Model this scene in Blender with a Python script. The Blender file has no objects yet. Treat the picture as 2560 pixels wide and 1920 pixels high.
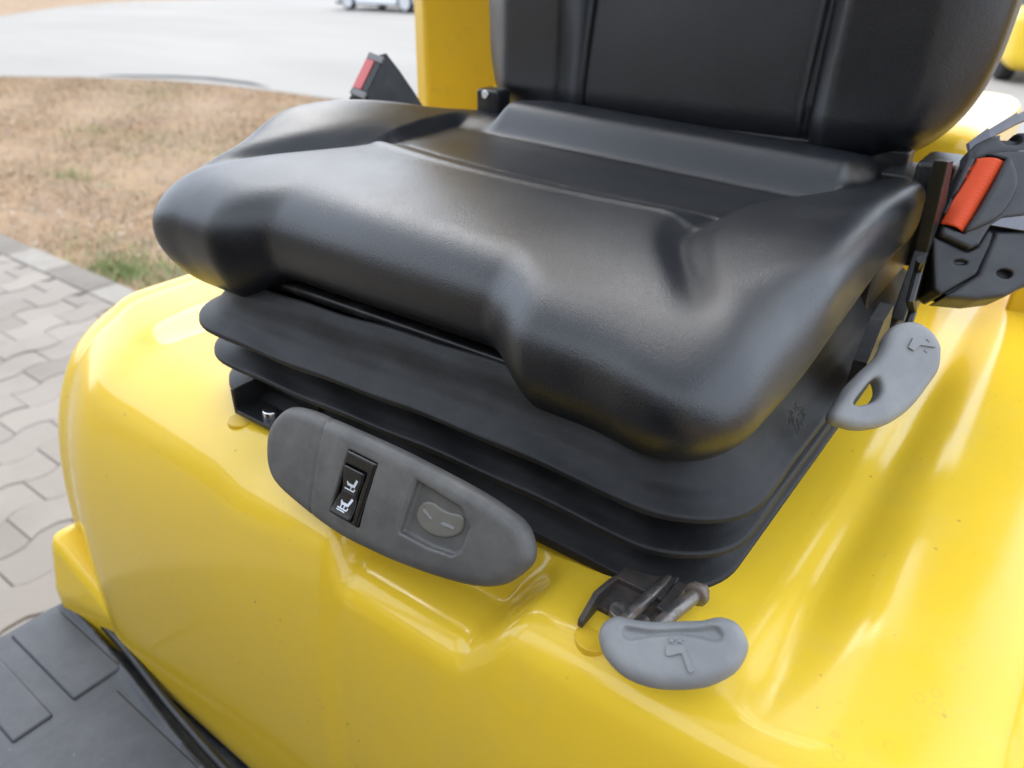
import bpy, bmesh, math, random
import numpy as np
from mathutils import Vector, Matrix
random.seed(7); rng = np.random.default_rng(7)
S = bpy.context.scene
COL = S.collection

# ------------------------------------------------------------------ camera, world, sun, exposure
cam_d = bpy.data.cameras.new('camera'); cam = bpy.data.objects.new('camera', cam_d); COL.objects.link(cam)
PITCH, YAW = math.radians(29), math.radians(53)
fw = Vector((-math.cos(YAW)*math.cos(PITCH), math.sin(YAW)*math.cos(PITCH), -math.sin(PITCH)))
cam.location = (0.139, -0.392, 0.375)
cam.rotation_euler = fw.to_track_quat('-Z', 'Y').to_euler()
cam_d.sensor_width = 36; cam_d.lens = 27.03
cam_d.clip_start = 0.02; cam_d.clip_end = 500
cam_d.dof.use_dof = True; cam_d.dof.focus_distance = 0.55; cam_d.dof.aperture_fstop = 6.5
S.camera = cam

SUN_EL, SUN_AZ = math.radians(50), math.radians(-40)      # azimuth measured from +y towards +x
w = bpy.data.worlds.new('World'); S.world = w; w.use_nodes = True
wn = w.node_tree; bg = wn.nodes['Background']
sky = wn.nodes.new('ShaderNodeTexSky'); sky.sky_type = 'NISHITA'; sky.sun_disc = False
sky.sun_elevation = SUN_EL; sky.sun_rotation = SUN_AZ
sky.air_density = 1.0; sky.dust_density = 3.0; sky.ozone_density = 1.5
# thin, even overcast over the clear-sky gradient
wc = wn.nodes.new('ShaderNodeTexCoord'); wz = wn.nodes.new('ShaderNodeTexNoise'); wz.inputs['Scale'].default_value = 2.2; wz.inputs['Detail'].default_value = 6
wn.links.new(wc.outputs['Generated'], wz.inputs['Vector'])
wr = wn.nodes.new('ShaderNodeMix'); wr.data_type = 'RGBA'; wr.inputs[6].default_value = (5.0, 5.7, 6.8, 1); wr.inputs[7].default_value = (7.1, 7.7, 8.5, 1)
wn.links.new(wz.outputs['Fac'], wr.inputs[0])
wm = wn.nodes.new('ShaderNodeMix'); wm.data_type = 'RGBA'; wm.inputs[0].default_value = .85
wn.links.new(sky.outputs[0], wm.inputs[6]); wn.links.new(wr.outputs[2], wm.inputs[7])
wn.links.new(wm.outputs[2], bg.inputs[0]); bg.inputs[1].default_value = 0.13
sd = bpy.data.lights.new('sun', 'SUN'); sd.energy = 0.8; sd.angle = math.radians(40); sd.color = (1, .97, .93)
sun = bpy.data.objects.new('sun', sd); COL.objects.link(sun)
to_sun = Vector((math.sin(SUN_AZ)*math.cos(SUN_EL), math.cos(SUN_AZ)*math.cos(SUN_EL), math.sin(SUN_EL)))
sun.rotation_euler = to_sun.to_track_quat('Z', 'Y').to_euler(); sun.location = (0, 0, 20)
vs = S.view_settings; vs.view_transform = 'Standard'; vs.look = 'None'; vs.gamma = 1; vs.use_curve_mapping = False
vs.exposure = 1.56

# ------------------------------------------------------------------ material helpers
def material(name, color, rough=.5, metal=0.0, build=None, coat=0.0, spec=.5):
    m = bpy.data.materials.new(name); m.use_nodes = True
    b = m.node_tree.nodes['Principled BSDF']
    b.inputs['Base Color'].default_value = (*color, 1)
    b.inputs['Roughness'].default_value = rough; b.inputs['Metallic'].default_value = metal
    b.inputs['Coat Weight'].default_value = coat; b.inputs['Coat Roughness'].default_value = .04
    b.inputs['Specular IOR Level'].default_value = spec
    if build: build(NT(m.node_tree), b)
    return m
class NT:
    def __init__(s, t): s.t = t; s.co = s.n('TexCoord').outputs['Object']
    def n(s, kind, **kw):
        x = s.t.nodes.new('ShaderNode'+kind)
        for k, v in kw.items():
            if hasattr(x, k) and not k[0].isupper(): setattr(x, k, v)
            else: x.inputs[k.replace('_', ' ')].default_value = v
        return x
    def l(s, a, b): s.t.links.new(a, b)
    def noise(s, scale, detail=4, rough=.55, dist=0.0, vec=None):
        x = s.n('TexNoise'); x.inputs['Scale'].default_value = scale; x.inputs['Detail'].default_value = detail
        x.inputs['Roughness'].default_value = rough; x.inputs['Distortion'].default_value = dist
        s.l(vec or s.co, x.inputs['Vector']); return x.outputs['Fac']
    def voro(s, scale, feature='F1', vec=None, rnd=1.0):
        x = s.n('TexVoronoi'); x.feature = feature; x.inputs['Scale'].default_value = scale
        x.inputs['Randomness'].default_value = rnd
        s.l(vec or s.co, x.inputs['Vector']); return x
    def scaled(s, v):
        x = s.n('Mapping'); x.inputs['Scale'].default_value = v; s.l(s.co, x.inputs['Vector']); return x.outputs[0]
    def rng(s, v, a, b, c=0.0, d=1.0, smooth=False):
        x = s.n('MapRange'); x.inputs[1].default_value = a; x.inputs[2].default_value = b
        x.inputs[3].default_value = c; x.inputs[4].default_value = d
        if smooth: x.interpolation_type = 'SMOOTHSTEP'
        s.l(v, x.inputs[0]); return x.outputs[0]
    def math(s, op, a, b=None):
        x = s.n('Math'); x.operation = op
        for i, v in enumerate((a, b)):
            if v is None: continue
            if isinstance(v, (int, float)): x.inputs[i].default_value = v
            else: s.l(v, x.inputs[i])
        return x.outputs[0]
    def mix(s, f, a, b):
        x = s.n('Mix'); x.data_type = 'RGBA'
        if isinstance(f, (int, float)): x.inputs[0].default_value = f
        else: s.l(f, x.inputs[0])
        for i, v in ((6, a), (7, b)):
            if isinstance(v, tuple): x.inputs[i].default_value = (*v, 1)
            else: s.l(v, x.inputs[i])
        return x.outputs[2]
    def bump(s, h, strength, dist, b, prev=None):
        x = s.n('Bump'); x.inputs['Strength'].default_value = strength; x.inputs['Distance'].default_value = dist
        s.l(h, x.inputs['Height'])
        if prev is not None: s.l(prev, x.inputs['Normal'])
        if b is not None: s.l(x.outputs[0], b.inputs['Normal'])
        return x.outputs[0]

def b_leather(n, b):
    cells = n.voro(620, 'DISTANCE_TO_EDGE').outputs['Distance']
    grain = n.rng(cells, 0, .28, 0, 1)
    fine = n.noise(900, 2)
    crease = n.noise(60, 5, .6, 1.2, n.scaled((1.0, .45, .45)))
    cr = n.math('ABSOLUTE', n.math('SUBTRACT', crease, .5))
    cr = n.rng(cr, 0, .035, 0, 1)
    b1 = n.bump(grain, .13, .0006, None)
    b2 = n.bump(cr, .10, .0007, None, b1)
    n.bump(fine, .05, .0004, b, b2)
    dust = n.rng(n.noise(9, 5, .65), .4, .75, 0, 1)
    n.l(n.mix(dust, (.0036, .0048, .0078), (.0075, .0090, .0125)), b.inputs['Base Color'])
    n.l(n.rng(n.noise(14, 4), .3, .7, .33, .41), b.inputs['Roughness'])
M = {}
M['leather'] = material('black_vinyl', (.012, .013, .017), .42, build=b_leather, spec=.8)
def b_rubber(n, b):
    g = n.noise(700, 2); h = n.noise(260, 3)
    b1 = n.bump(h, .25, .0006, None); n.bump(g, .2, .0004, b, b1)
    dust = n.rng(n.noise(24, 6, .7), .42, .8, 0, 1)
    n.l(n.mix(dust, (.0045, .0048, .0058), (.018, .018, .018)), b.inputs['Base Color'])
M['bellows'] = material('bellows_rubber', (.012, .012, .014), .5, build=b_rubber, spec=.35)
def b_plastic(c1, c2, r0=.42, r1=.6):
    def f(n, b):
        g = n.noise(800, 2); n.bump(g, .16, .0005, b)
        d = n.rng(n.noise(30, 6, .7), .4, .75, 0, 1)
        n.l(n.mix(d, c1, c2), b.inputs['Base Color'])
        n.l(n.rng(n.noise(40, 4), .3, .7, r0, r1), b.inputs['Roughness'])
    return f
M['panel'] = material('grey_plastic', (.09, .09, .095), .5, build=b_plastic((.082, .080, .077), (.138, .132, .122)))
M['lever'] = material('light_grey_plastic', (.2, .21, .23), .5, build=b_plastic((.200, .203, .206), (.262, .262, .258)))
M['button'] = material('clear_grey_rubber', (.13, .125, .11), .35, build=b_plastic((.13, .125, .11), (.18, .17, .14), .3, .45))
M['black'] = material('black_plastic', (.012, .012, .014), .4, build=b_plastic((.010, .010, .012), (.02, .02, .021), .35, .5))
M['gloss'] = material('switch_plastic', (.008, .008, .009), .25, build=b_plastic((.007, .007, .008), (.012, .012, .012), .2, .32))
M['housing'] = material('housing_plastic', (.035, .035, .04), .5, build=b_plastic((.030, .031, .036), (.05, .05, .053), .42, .58))
M['white'] = material('white_print', (.62, .66, .72), .5)
M['red'] = material('red_plastic', (.70, .15, .15), .25)
def b_steel(n, b):
    d = n.rng(n.noise(70, 6, .7), .45, .7, 0, 1)
    n.l(n.mix(d, (.20, .19, .18), (.13, .07, .04)), b.inputs['Base Color'])
    n.l(n.rng(d, 0, 1, .35, .8), b.inputs['Roughness']); n.l(n.rng(d, 0, 1, .8, .1), b.inputs['Metallic'])
    n.bump(n.noise(300, 4), .3, .0006, b)
M['steel'] = material('rusty_steel', (.2, .2, .2), .4, .8, build=b_steel)
M['bolt'] = material('zinc_bolt', (.75, .77, .8), .22, 1.0)
M['plate'] = material('belt_cover_steel', (.17, .175, .2), .45, .3, build=b_plastic((.16, .165, .19), (.2, .205, .225), .38, .5))
def b_frame(n, b):
    d = n.rng(n.noise(40, 6, .7), .5, .8, 0, 1)
    n.l(n.mix(d, (.012, .012, .013), (.06, .055, .05)), b.inputs['Base Color'])
M['frame'] = material('black_steel', (.012, .012, .013), .38, build=b_frame)

def b_rb(n, b):
    d = n.rng(n.noise(90, 6, .75), .45, .68, 0, 1)
    n.l(n.mix(d, (.035, .034, .033), (.085, .058, .042)), b.inputs['Base Color']); n.bump(n.noise(300, 4), .3, .0006, b)
M['rustblack'] = material('worn_black_steel', (.03, .03, .03), .55, build=b_rb)
def b_yellow(n, b):
    base = n.mix(n.rng(n.noise(3, 4), .3, .7), (.78, .515, .030), (.82, .55, .040))
    # fine dirt specks
    v = n.voro(42); sp = n.rng(v.outputs['Distance'], .035, .075, 1, 0)
    rnd = n.rng(n.noise(6, 3), .47, .54, 0, 1)
    col = n.mix(n.math('MULTIPLY', n.math('MULTIPLY', sp, rnd), .65), base, (.22, .16, .05))
    v2 = n.voro(95); sp2 = n.rng(v2.outputs['Distance'], .05, .09, 1, 0)
    rn2 = n.rng(n.noise(9, 3, vec=n.scaled((1.3, 1.1, 1))), .56, .6, 0, 1)
    col = n.mix(n.math('MULTIPLY', n.math('MULTIPLY', sp2, rn2), .5), col, (.3, .22, .06))
    # dried water drop rings
    v3 = n.voro(58, vec=n.scaled((1.05, 1, 1))); d = v3.outputs['Distance']
    ring = n.math('SUBTRACT', n.rng(d, .20, .225, 0, 1), n.rng(d, .235, .27, 0, 1))
    rm = n.rng(n.noise(9, 3, vec=n.scaled((1.2, .9, 1))), .57, .64, 0, 1)
    col = n.mix(n.math('MULTIPLY', n.math('MULTIPLY', ring, rm), .30), col, (.45, .30, .06))
    # thin film of dust and scuffs
    du = n.rng(n.noise(18, 7, .7), .52, .82, 0, .22)
    col = n.mix(du, col, (.58, .45, .16))
    n.l(col, b.inputs['Base Color'])
    peel = n.noise(260, 2); wav = n.noise(26, 2)
    b1 = n.bump(wav, .035, .004, None); n.bump(peel, .045, .0006, b, b1)
    n.l(n.rng(n.noise(22, 6, .7), .35, .75, .12, .20), b.inputs['Roughness'])
M['yellow'] = material('yellow_paint', (.8, .5, .015), .16, build=b_yellow, spec=.55)
def b_yellow2(n, b):
    d = n.rng(n.noise(45, 6, .7), .55, .8, 0, .5)
    n.l(n.mix(d, (.80, .51, .03), (.50, .36, .07)), b.inputs['Base Color'])
    n.bump(n.noise(60, 3), .12, .002, b)
M['yellow2'] = material('worn_yellow_paint', (.8, .5, .015), .3, build=b_yellow2)
def b_mat(n, b):
    d = n.rng(n.noise(16, 7, .72), .38, .75, 0, 1)
    sp = n.rng(n.noise(130, 4, .8), .66, .74, 0, 1)
    col = n.mix(d, (.038, .040, .047), (.070, .073, .081))
    col = n.mix(n.math('MULTIPLY', sp, .6), col, (.26, .26, .27))
    n.l(col, b.inputs['Base Color'])
    b1 = n.bump(n.noise(40, 4), .15, .003, None); n.bump(n.noise(500, 2), .2, .0005, b, b1)
M['mat'] = material('grey_rubber_mat', (.07, .07, .08), .55, build=b_mat)
def b_web(n, b):
    x = n.n('TexWave'); x.wave_type = 'BANDS'; x.bands_direction = 'DIAGONAL'; x.inputs['Scale'].default_value = 150
    n.l(n.co, x.inputs['Vector'])
    br = n.n('TexBrick'); br.inputs['Scale'].default_value = 260; br.offset = .5
    br.inputs['Mortar Size'].default_value = .1; br.inputs['Row Height'].default_value = .25; br.inputs['Brick Width'].default_value = .55
    n.l(n.t.nodes['Texture Coordinate'].outputs['UV'] if False else n.co, br.inputs['Vector'])
    n.l(n.mix(n.rng(br.outputs['Fac'], 0, 1), (.95, .115, .014), (.6, .055, .008)), b.inputs['Base Color'])
    n.bump(br.outputs['Fac'], -.5, .0006, b)
M['web'] = material('orange_webbing', (.7, .1, .02), .7, build=b_web)

# ------------------------------------------------------------------ object helpers
def tag(o, label=None, cat=None, group=None, kind=None):
    if label: o['label'] = label
    if cat: o['category'] = cat
    if group: o['group'] = group
    if kind: o['kind'] = kind
    return o
def thing(name, label, cat, loc=(0, 0, 0), rz=0, group=None):
    o = bpy.data.objects.new(name, None); COL.objects.link(o); o.location = loc; o.rotation_euler = (0, 0, rz)
    o.empty_display_size = .05
    return tag(o, label, cat, group)
def link(name, me, mat, parent=None, smooth=True):
    if mat is not None: me.materials.append(mat)
    if smooth: me.polygons.foreach_set('use_smooth', [True]*len(me.polygons))
    o = bpy.data.objects.new(name, me); COL.objects.link(o)
    if parent is not None:
        o.parent = parent
        # parts are modelled in world space: undo the root's transform
        o.matrix_parent_inverse = world_of(parent).inverted()
    return o
def world_of(o):
    m = Matrix.LocRotScale(o.location, o.rotation_euler, o.scale)
    if o.parent is not None: m = world_of(o.parent) @ o.matrix_parent_inverse @ m
    return m
def mesh_from(name, V, F4=None, polys=None):
    me = bpy.data.meshes.new(name)
    V = np.asarray(V, np.float32)
    if polys is not None:
        me.from_pydata(V.tolist(), [], polys)
    else:
        F = np.asarray(F4, np.int32)
        me.vertices.add(len(V)); me.vertices.foreach_set('co', V.ravel())
        me.loops.add(F.size); me.loops.foreach_set('vertex_index', F.ravel())
        me.polygons.add(len(F)); me.polygons.foreach_set('loop_start', np.arange(0, F.size, F.shape[1], dtype=np.int32))
        me.update(calc_edges=True)
    me.validate(); me.update()
    return me
def from_bm(name, bm, mat, parent=None, smooth=False, bevel=0, seg=2):
    bmesh.ops.recalc_face_normals(bm, faces=bm.faces)
    me = bpy.data.meshes.new(name); bm.to_mesh(me); bm.free()
    o = link(name, me, mat, parent, smooth)
    if bevel:
        md = o.modifiers.new('bevel', 'BEVEL'); md.width = bevel; md.segments = seg; md.limit_method = 'ANGLE'; md.angle_limit = .6
        me.polygons.foreach_set('use_smooth', [True]*len(me.polygons))
        wn_ = o.modifiers.new('wn', 'WEIGHTED_NORMAL')
    return o
def add_box(bm, lo, hi, M4=None):
    r = bmesh.ops.create_cube(bm, size=1)
    for v in r['verts']:
        v.co = Vector([lo[i]+(v.co[i]+.5)*(hi[i]-lo[i]) for i in range(3)])
        if M4: v.co = M4 @ v.co
    return r['verts']
def add_prism(bm, pts3, off):
    a = [bm.verts.new(p) for p in pts3]; b = [bm.verts.new(Vector(p)+Vector(off)) for p in pts3]
    bm.faces.new(a); bm.faces.new(b[::-1]); n = len(a)
    for i in range(n): bm.faces.new((a[i], b[i], b[(i+1) % n], a[(i+1) % n]))
def add_tube(bm, path, r, seg=10, cap=True):
    path = [Vector(p) for p in path]; rings = []
    for i, p in enumerate(path):
        d = (path[min(i+1, len(path)-1)]-path[max(i-1, 0)]).normalized()
        a = d.orthogonal().normalized() if i == 0 else (prev - d*prev.dot(d)).normalized()
        prev = a; b_ = d.cross(a); rr = r[i] if isinstance(r, (list, tuple)) else r
        rings.append([bm.verts.new(p+(a*math.cos(t)+b_*math.sin(t))*rr) for t in [2*math.pi*k/seg for k in range(seg)]])
    for A, B in zip(rings, rings[1:]):
        for k in range(seg): bm.faces.new((A[k], A[(k+1) % seg], B[(k+1) % seg], B[k]))
    if cap: bm.faces.new(rings[0][::-1]); bm.faces.new(rings[-1])

# ------------------------------------------------------------------ implicit surfaces
def sstep(x, a, b):
    t = np.clip((x-a)/(b-a), 0, 1); return t*t*(3-2*t)
def smax(a, b, k):
    h = np.maximum(k-np.abs(a-b), 0)/k
    return np.maximum(a, b)+h*h*k*.25
def smin(a, b, k): return -smax(-a, -b, k)
def nets(f, lo, hi, h, proj=3):
    lo = np.array(lo, float); hi = np.array(hi, float)
    n = np.ceil((hi-lo)/h).astype(int)+1
    xs = [lo[i]+h*np.arange(n[i]) for i in range(3)]
    G = np.broadcast_to(f(xs[0][:, None, None], xs[1][None, :, None], xs[2][None, None, :]), tuple(n)).astype(np.float32)
    ins = G < 0
    nx, ny, nz = n
    cnt = np.zeros((nx-1, ny-1, nz-1), np.int8)
    for dx in (0, 1):
        for dy in (0, 1):
            for dz in (0, 1): cnt += ins[dx:nx-1+dx, dy:ny-1+dy, dz:nz-1+dz]
    act = (cnt > 0) & (cnt < 8)
    I = np.argwhere(act); idx = np.full(act.shape, -1, np.int32); idx[act] = np.arange(len(I))
    acc = np.zeros((len(I), 3)); num = np.zeros(len(I))
    cs = [(a, b, c) for a in (0, 1) for b in (0, 1) for c in (0, 1)]
    for a in cs:
        for ax in range(3):
            if a[ax]: continue
            b = list(a); b[ax] = 1
            va = G[I[:, 0]+a[0], I[:, 1]+a[1], I[:, 2]+a[2]]; vb = G[I[:, 0]+b[0], I[:, 1]+b[1], I[:, 2]+b[2]]
            m = (va < 0) != (vb < 0); t = np.where(m, va/np.where(m, va-vb, 1), 0)
            p = np.array(a, float)[None]+0*acc; p[:, ax] += t
            acc += p*m[:, None]; num += m
    V = lo+(I+acc/num[:, None])*h
    for _ in range(proj):
        x, y, z = V.T; e = h*.25
        f0 = f(x, y, z)
        g = np.stack([f(x+e, y, z)-f(x-e, y, z), f(x, y+e, z)-f(x, y-e, z), f(x, y, z+e)-f(x, y, z-e)], 1)/(2*e)
        s = np.clip(f0/np.maximum((g**2).sum(1), .05), -h*.5, h*.5)
        V = V-g*s[:, None]
    Q = []
    for ax in range(3):
        o1, o2 = [(1, 2), (2, 0), (0, 1)][ax]
        sl0 = [slice(None)]*3; sl1 = [slice(None)]*3
        sl0[ax] = slice(0, n[ax]-1); sl1[ax] = slice(1, n[ax])
        for o in (o1, o2): sl0[o] = slice(1, n[o]-1); sl1[o] = slice(1, n[o]-1)
        A = ins[tuple(sl0)]; B = ins[tuple(sl1)]
        E = np.argwhere(A != B)
        if not len(E): continue
        first = A[tuple(E.T)]
        base = E.copy(); base[:, o1] += 1; base[:, o2] += 1
        def cell(d1, d2):
            c = base.copy(); c[:, o1] += d1; c[:, o2] += d2; return idx[tuple(c.T)]
        q = np.stack([cell(-1, -1), cell(0, -1), cell(0, 0), cell(-1, 0)], 1)
        q[~first] = q[~first][:, ::-1]; Q.append(q)
    F = np.concatenate(Q)
    return V, F
def implicit(name, f, lo, hi, h, mat, parent=None, proj=3):
    V, F = nets(f, lo, hi, h, proj)
    return link(name, mesh_from(name, V, F), mat, parent)
def catmull(P, n=6):
    P = np.array(P, float); N = len(P); out = []
    for i in range(N):
        p0, p1, p2, p3 = P[i-1], P[i], P[(i+1) % N], P[(i+2) % N]
        for t in np.arange(n)/n:
            out.append(.5*((2*p1)+(-p0+p2)*t+(2*p0-5*p1+4*p2-p3)*t*t+(-p0+3*p1-3*p2+p3)*t**3))
    return np.array(out)
def polysdf(P):
    P = np.array(P, float); Q = np.roll(P, -1, 0)
    def f(u, v):
        u, v = np.broadcast_arrays(u, v)
        d = np.full(u.shape, 1e9); s = np.ones(u.shape)
        for (x0, y0), (x1, y1) in zip(P, Q):
            ex, ey = x1-x0, y1-y0; wx, wy = u-x0, v-y0
            t = np.clip((wx*ex+wy*ey)/max(ex*ex+ey*ey, 1e-12), 0, 1)
            d = np.minimum(d, (wx-ex*t)**2+(wy-ey*t)**2)
            c1 = v >= y0; c2 = v < y1; c3 = ex*wy > ey*wx
            flip = (c1 & c2 & c3) | (~c1 & ~c2 & ~c3)
            s = np.where(flip, -s, s)
        return s*np.sqrt(d)
    return f
class Frame:
    """a local plane: e1 across, e2 up, n out; builds solids given in plane millimetres"""
    def __init__(s, P0, e1, e2, k=1.0):
        s.k = .001*k; s.P0 = Vector(P0); s.e1 = Vector(e1).normalized(); s.e2 = Vector(e2); s.e2 = (s.e2-s.e1*s.e1.dot(s.e2)).normalized()
        s.n = s.e1.cross(s.e2)
        s.A = np.array([s.e1, s.e2, s.n])
    def w(s, u, v, d=0): return s.P0+s.e1*u*s.k+s.e2*v*s.k+s.n*d*s.k
    def solid(s, name, f, lo, hi, h, mat, parent=None):
        """f works in millimetres"""
        V, F = nets(f, lo, hi, h)
        return link(name, mesh_from(name, (V*s.k)@s.A+np.array(s.P0), F), mat, parent)
    def slab(s, name, pts, d0, d1, mat, parent=None, k=4, smooth=True, h=1.5, extra=None):
        P = catmull(pts, 5) if smooth else np.array(pts, float)
        sd = polysdf(P)
        def f(u, v, d):
            r = smax(sd(u, v), np.abs(d-(d0+d1)/2)-(d1-d0)/2, k)
            return extra(r, u, v, d) if extra else r
        m0, m1 = P.min(0)-2*h-.5, P.max(0)+2*h+.5
        # the outline only depends on u, v: evaluate cheaply on the grid
        return s.solid(name, f, (*m0, d0-2*h), (*m1, d1+2*h), h, mat, parent)
    def prism(s, name, pts, d0, d1, mat, parent=None, bevel=.4, smooth=False):
        P = catmull(pts, 4) if smooth else pts
        bm = bmesh.new(); add_prism(bm, [s.w(u, v, d0) for u, v in P], s.n*(d1-d0)*s.k)
        return from_bm(name, bm, mat, parent, bevel=bevel*.001)

# ================================================================== SETTING
GZ = -1.2
def b_ground(n, b):
    a = n.rng(n.noise(1.6, 6, .65), .35, .65)
    c = n.mix(a, (.215, .135, .08), (.30, .195, .10))
    a2 = n.rng(n.noise(5, 6, .7), .45, .7)
    c = n.mix(n.math('MULTIPLY', a2, .8), c, (.20, .145, .10))
    g = n.rng(n.noise(2.3, 5, .6, vec=n.scaled((1.1, 1, 1))), .60, .72)
    c = n.mix(n.math('MULTIPLY', g, .55), c, (.13, .16, .06))
    t = n.rng(n.noise(45, 5, .75), .5, .8)
    c = n.mix(n.math('MULTIPLY', t, .5), c, (.50, .40, .26))
    n.l(c, b.inputs['Base Color']); n.bump(n.noise(30, 6, .7), .6, .02, b)
M['earth'] = material('dry_earth', (.3, .2, .12), .95, build=b_ground)
def sheet(name, pts, z, mat, kind='structure', label=None):
    bm = bmesh.new(); bm.faces.new([bm.verts.new((x, y, z)) for x, y in pts])
    o = from_bm(name, bm, mat); return tag(o, label, None, None, kind)
sheet('ground', [(-300, -300), (300, -300), (300, 300), (-300, 300)], GZ-.012, M['earth'])
def b_road(n, b):
    c = n.mix(n.rng(n.noise(.35, 6, .6, vec=n.scaled((.35, 1, 1))), .3, .7), (.215, .198, .176), (.262, .243, .217))
    c = n.mix(n.math('MULTIPLY', n.rng(n.noise(25, 5, .7), .5, .8), .25), c, (.36, .35, .33))
    n.l(c, b.inputs['Base Color']); n.bump(n.noise(40, 5), .3, .006, b)
M['road'] = material('pale_concrete', (.55, .54, .52), .85, build=b_road)
# near edge from (-13.6,4.9) over (-11.4,6.2) to (-7.8,6.5); far edge from (-28,11) to (-34,19)
road_near = [(-40, -11), (-20, 1.1), (-13.6, 4.9), (-12.3, 5.7), (-11.2, 6.2), (-10, 6.42), (-8.8, 6.5), (-7.8, 6.52), (-3, 6.5), (60, 6.5)]
road_far = [(60, 80), (-20, 60), (-34.2, 18.6), (-32.6, 15.3), (-28.2, 11.05), (-40, 2)]
sheet('road', road_near+road_far, GZ, M['road'])
def b_kerb(n, b):
    c = n.mix(n.rng(n.noise(7, 6, .7), .3, .7), (.20, .178, .15), (.265, .238, .205))
    n.l(c, b.inputs['Base Color']); n.bump(n.noise(90, 5), .4, .004, b)
M['kerb'] = material('kerb_concrete', (.4, .38, .34), .85, build=b_kerb)
def b_kerb2(n, b):
    c = n.mix(n.rng(n.noise(7, 6, .7), .3, .7), (.13, .112, .092), (.18, .158, .132))
    n.l(c, b.inputs['Base Color']); n.bump(n.noise(90, 5), .4, .004, b)
M['kerb2'] = material('weathered_kerb', (.24, .21, .17), .85, build=b_kerb2)
# a low flush edging along the road and a flat dark patch on the road beside it
bm = bmesh.new()
for (x0, y0), (x1, y1) in zip(road_near[1:8], road_near[2:9]):
    d = Vector((x1-x0, y1-y0, 0)); nrm = Vector((-d.y, d.x, 0)).normalized()*-.09
    a = Vector((x0, y0, GZ-.01)); e = Vector((x1, y1, GZ-.01))
    add_prism(bm, [a, e, e+nrm, a+nrm], (0, 0, .024))
tag(from_bm('road_edging', bm, M['kerb'], bevel=.01), None, None, None, 'structure')
M['dark_patch'] = material('road_dark', (.03, .032, .03), .9)
bm = bmesh.new()
P_ = [(-12.5, 5.85), (-12.0, 6.02), (-11.4, 6.33), (-10.8, 6.55), (-9.9, 6.62), (-9.3, 6.60), (-10.0, 6.80), (-10.9, 6.76), (-11.6, 6.52), (-12.2, 6.15)]
bm.faces.new([bm.verts.new((x, y, GZ+.004)) for x, y in P_])
tag(from_bm('road_dark_patch', bm, M['dark_patch']), None, None, None, 'structure')

# pavement: interlocking wavy stones, one object each
def b_paver(n, b):
    r = n.n('ObjectInfo').outputs['Random']
    c = n.mix(r, (.195, .168, .140), (.26, .225, .190))
    st = n.rng(n.noise(1.3, 5, .6, vec=n.n('NewGeometry').outputs['Position']), .52, .72)
    c = n.mix(n.math('MULTIPLY', st, .6), c, (.15, .128, .104))
    c = n.mix(n.math('MULTIPLY', n.rng(n.noise(60, 5, .7), .45, .8), .4), c, (.18, .155, .128))
    n.l(c, b.inputs['Base Color']); n.bump(n.noise(140, 4), .35, .003, b)
M['paver'] = material('paving_stone', (.4, .37, .33), .85, build=b_paver)
M['joint'] = material('joint_sand', (.19, .165, .135), .95)
pave = sheet('pavement', [(-9, -6), (.6, -6), (.6, 1.283), (-9, 1.283)], GZ+.001, M['joint'])
RW, RL, gap = .166, .245, .007
def paver_mesh(sg):
    bm = bmesh.new(); pts = []
    ts = np.linspace(0, 1, 9)
    wav = lambda t: sg*.019*math.tanh(2.2*math.sin(2*math.pi*t))/.975
    for t in ts: pts.append((-RW/2+gap/2+wav(t), -RL/2+gap/2+t*(RL-gap)))
    for t in ts[::-1]: pts.append((RW/2-gap/2+wav(t), -RL/2+gap/2+t*(RL-gap)))
    top = [bm.verts.new((x, y, .028)) for x, y in pts]
    mid = [bm.verts.new((x*1.035, y*1.03, .022)) for x, y in pts]
    bot = [bm.verts.new((x*1.035, y*1.03, -.02)) for x, y in pts]
    n = len(pts)
    for i in range(8):
        bm.faces.new((top[i], top[i+1], top[n-2-i], top[n-1-i]))
    for A, B in ((top, mid), (mid, bot)):
        for i in range(n): bm.faces.new((A[i], B[i], B[(i+1) % n], A[(i+1) % n]))
    bmesh.ops.recalc_face_normals(bm, faces=bm.faces)
    me = bpy.data.meshes.new('paving_stone'); bm.to_mesh(me); bm.free(); me.materials.append(M['paver']); return me
pms = [paver_mesh(1), paver_mesh(-1)]; rest = bmesh.new(); stones = 0
for i in range(44):
    x = -1.62-(RW)*(i+.5)
    for j in range(-8, 6):
        y = 1.283-RL*(j+.5)+(.5*RL if i % 2 else 0)-.004
        if y > 1.29: continue
        yy = y
        half = y > 1.283-RL*.45
        if half: yy = 1.283-RL*.25-.002
        # only what the camera can see along the left edge of the picture
        if i < 30 and -0.35 < y:
            o = bpy.data.objects.new('paving_stone', pms[i % 2]); COL.objects.link(o); o.parent = pave
            o.location = (x, yy, GZ+rng.normal(0, .0015)); o.rotation_euler = (rng.normal(0, .006), rng.normal(0, .006), rng.normal(0, .004)); o.scale = (1, .49 if half else 1, 1); stones += 1
# kerb stones between pavement and lawn
for i in range(14):
    bm = bmesh.new(); x0 = -1.6-.47*i
    add_box(bm, (x0-.465, 1.2845, GZ-.05), (x0, 1.452, GZ+.029+rng.normal(0, .002)))
    k = from_bm('kerb_stone', bm, M['kerb2'] if i in (2, 5, 7, 9) else M['kerb'], pave, bevel=.008)

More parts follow.
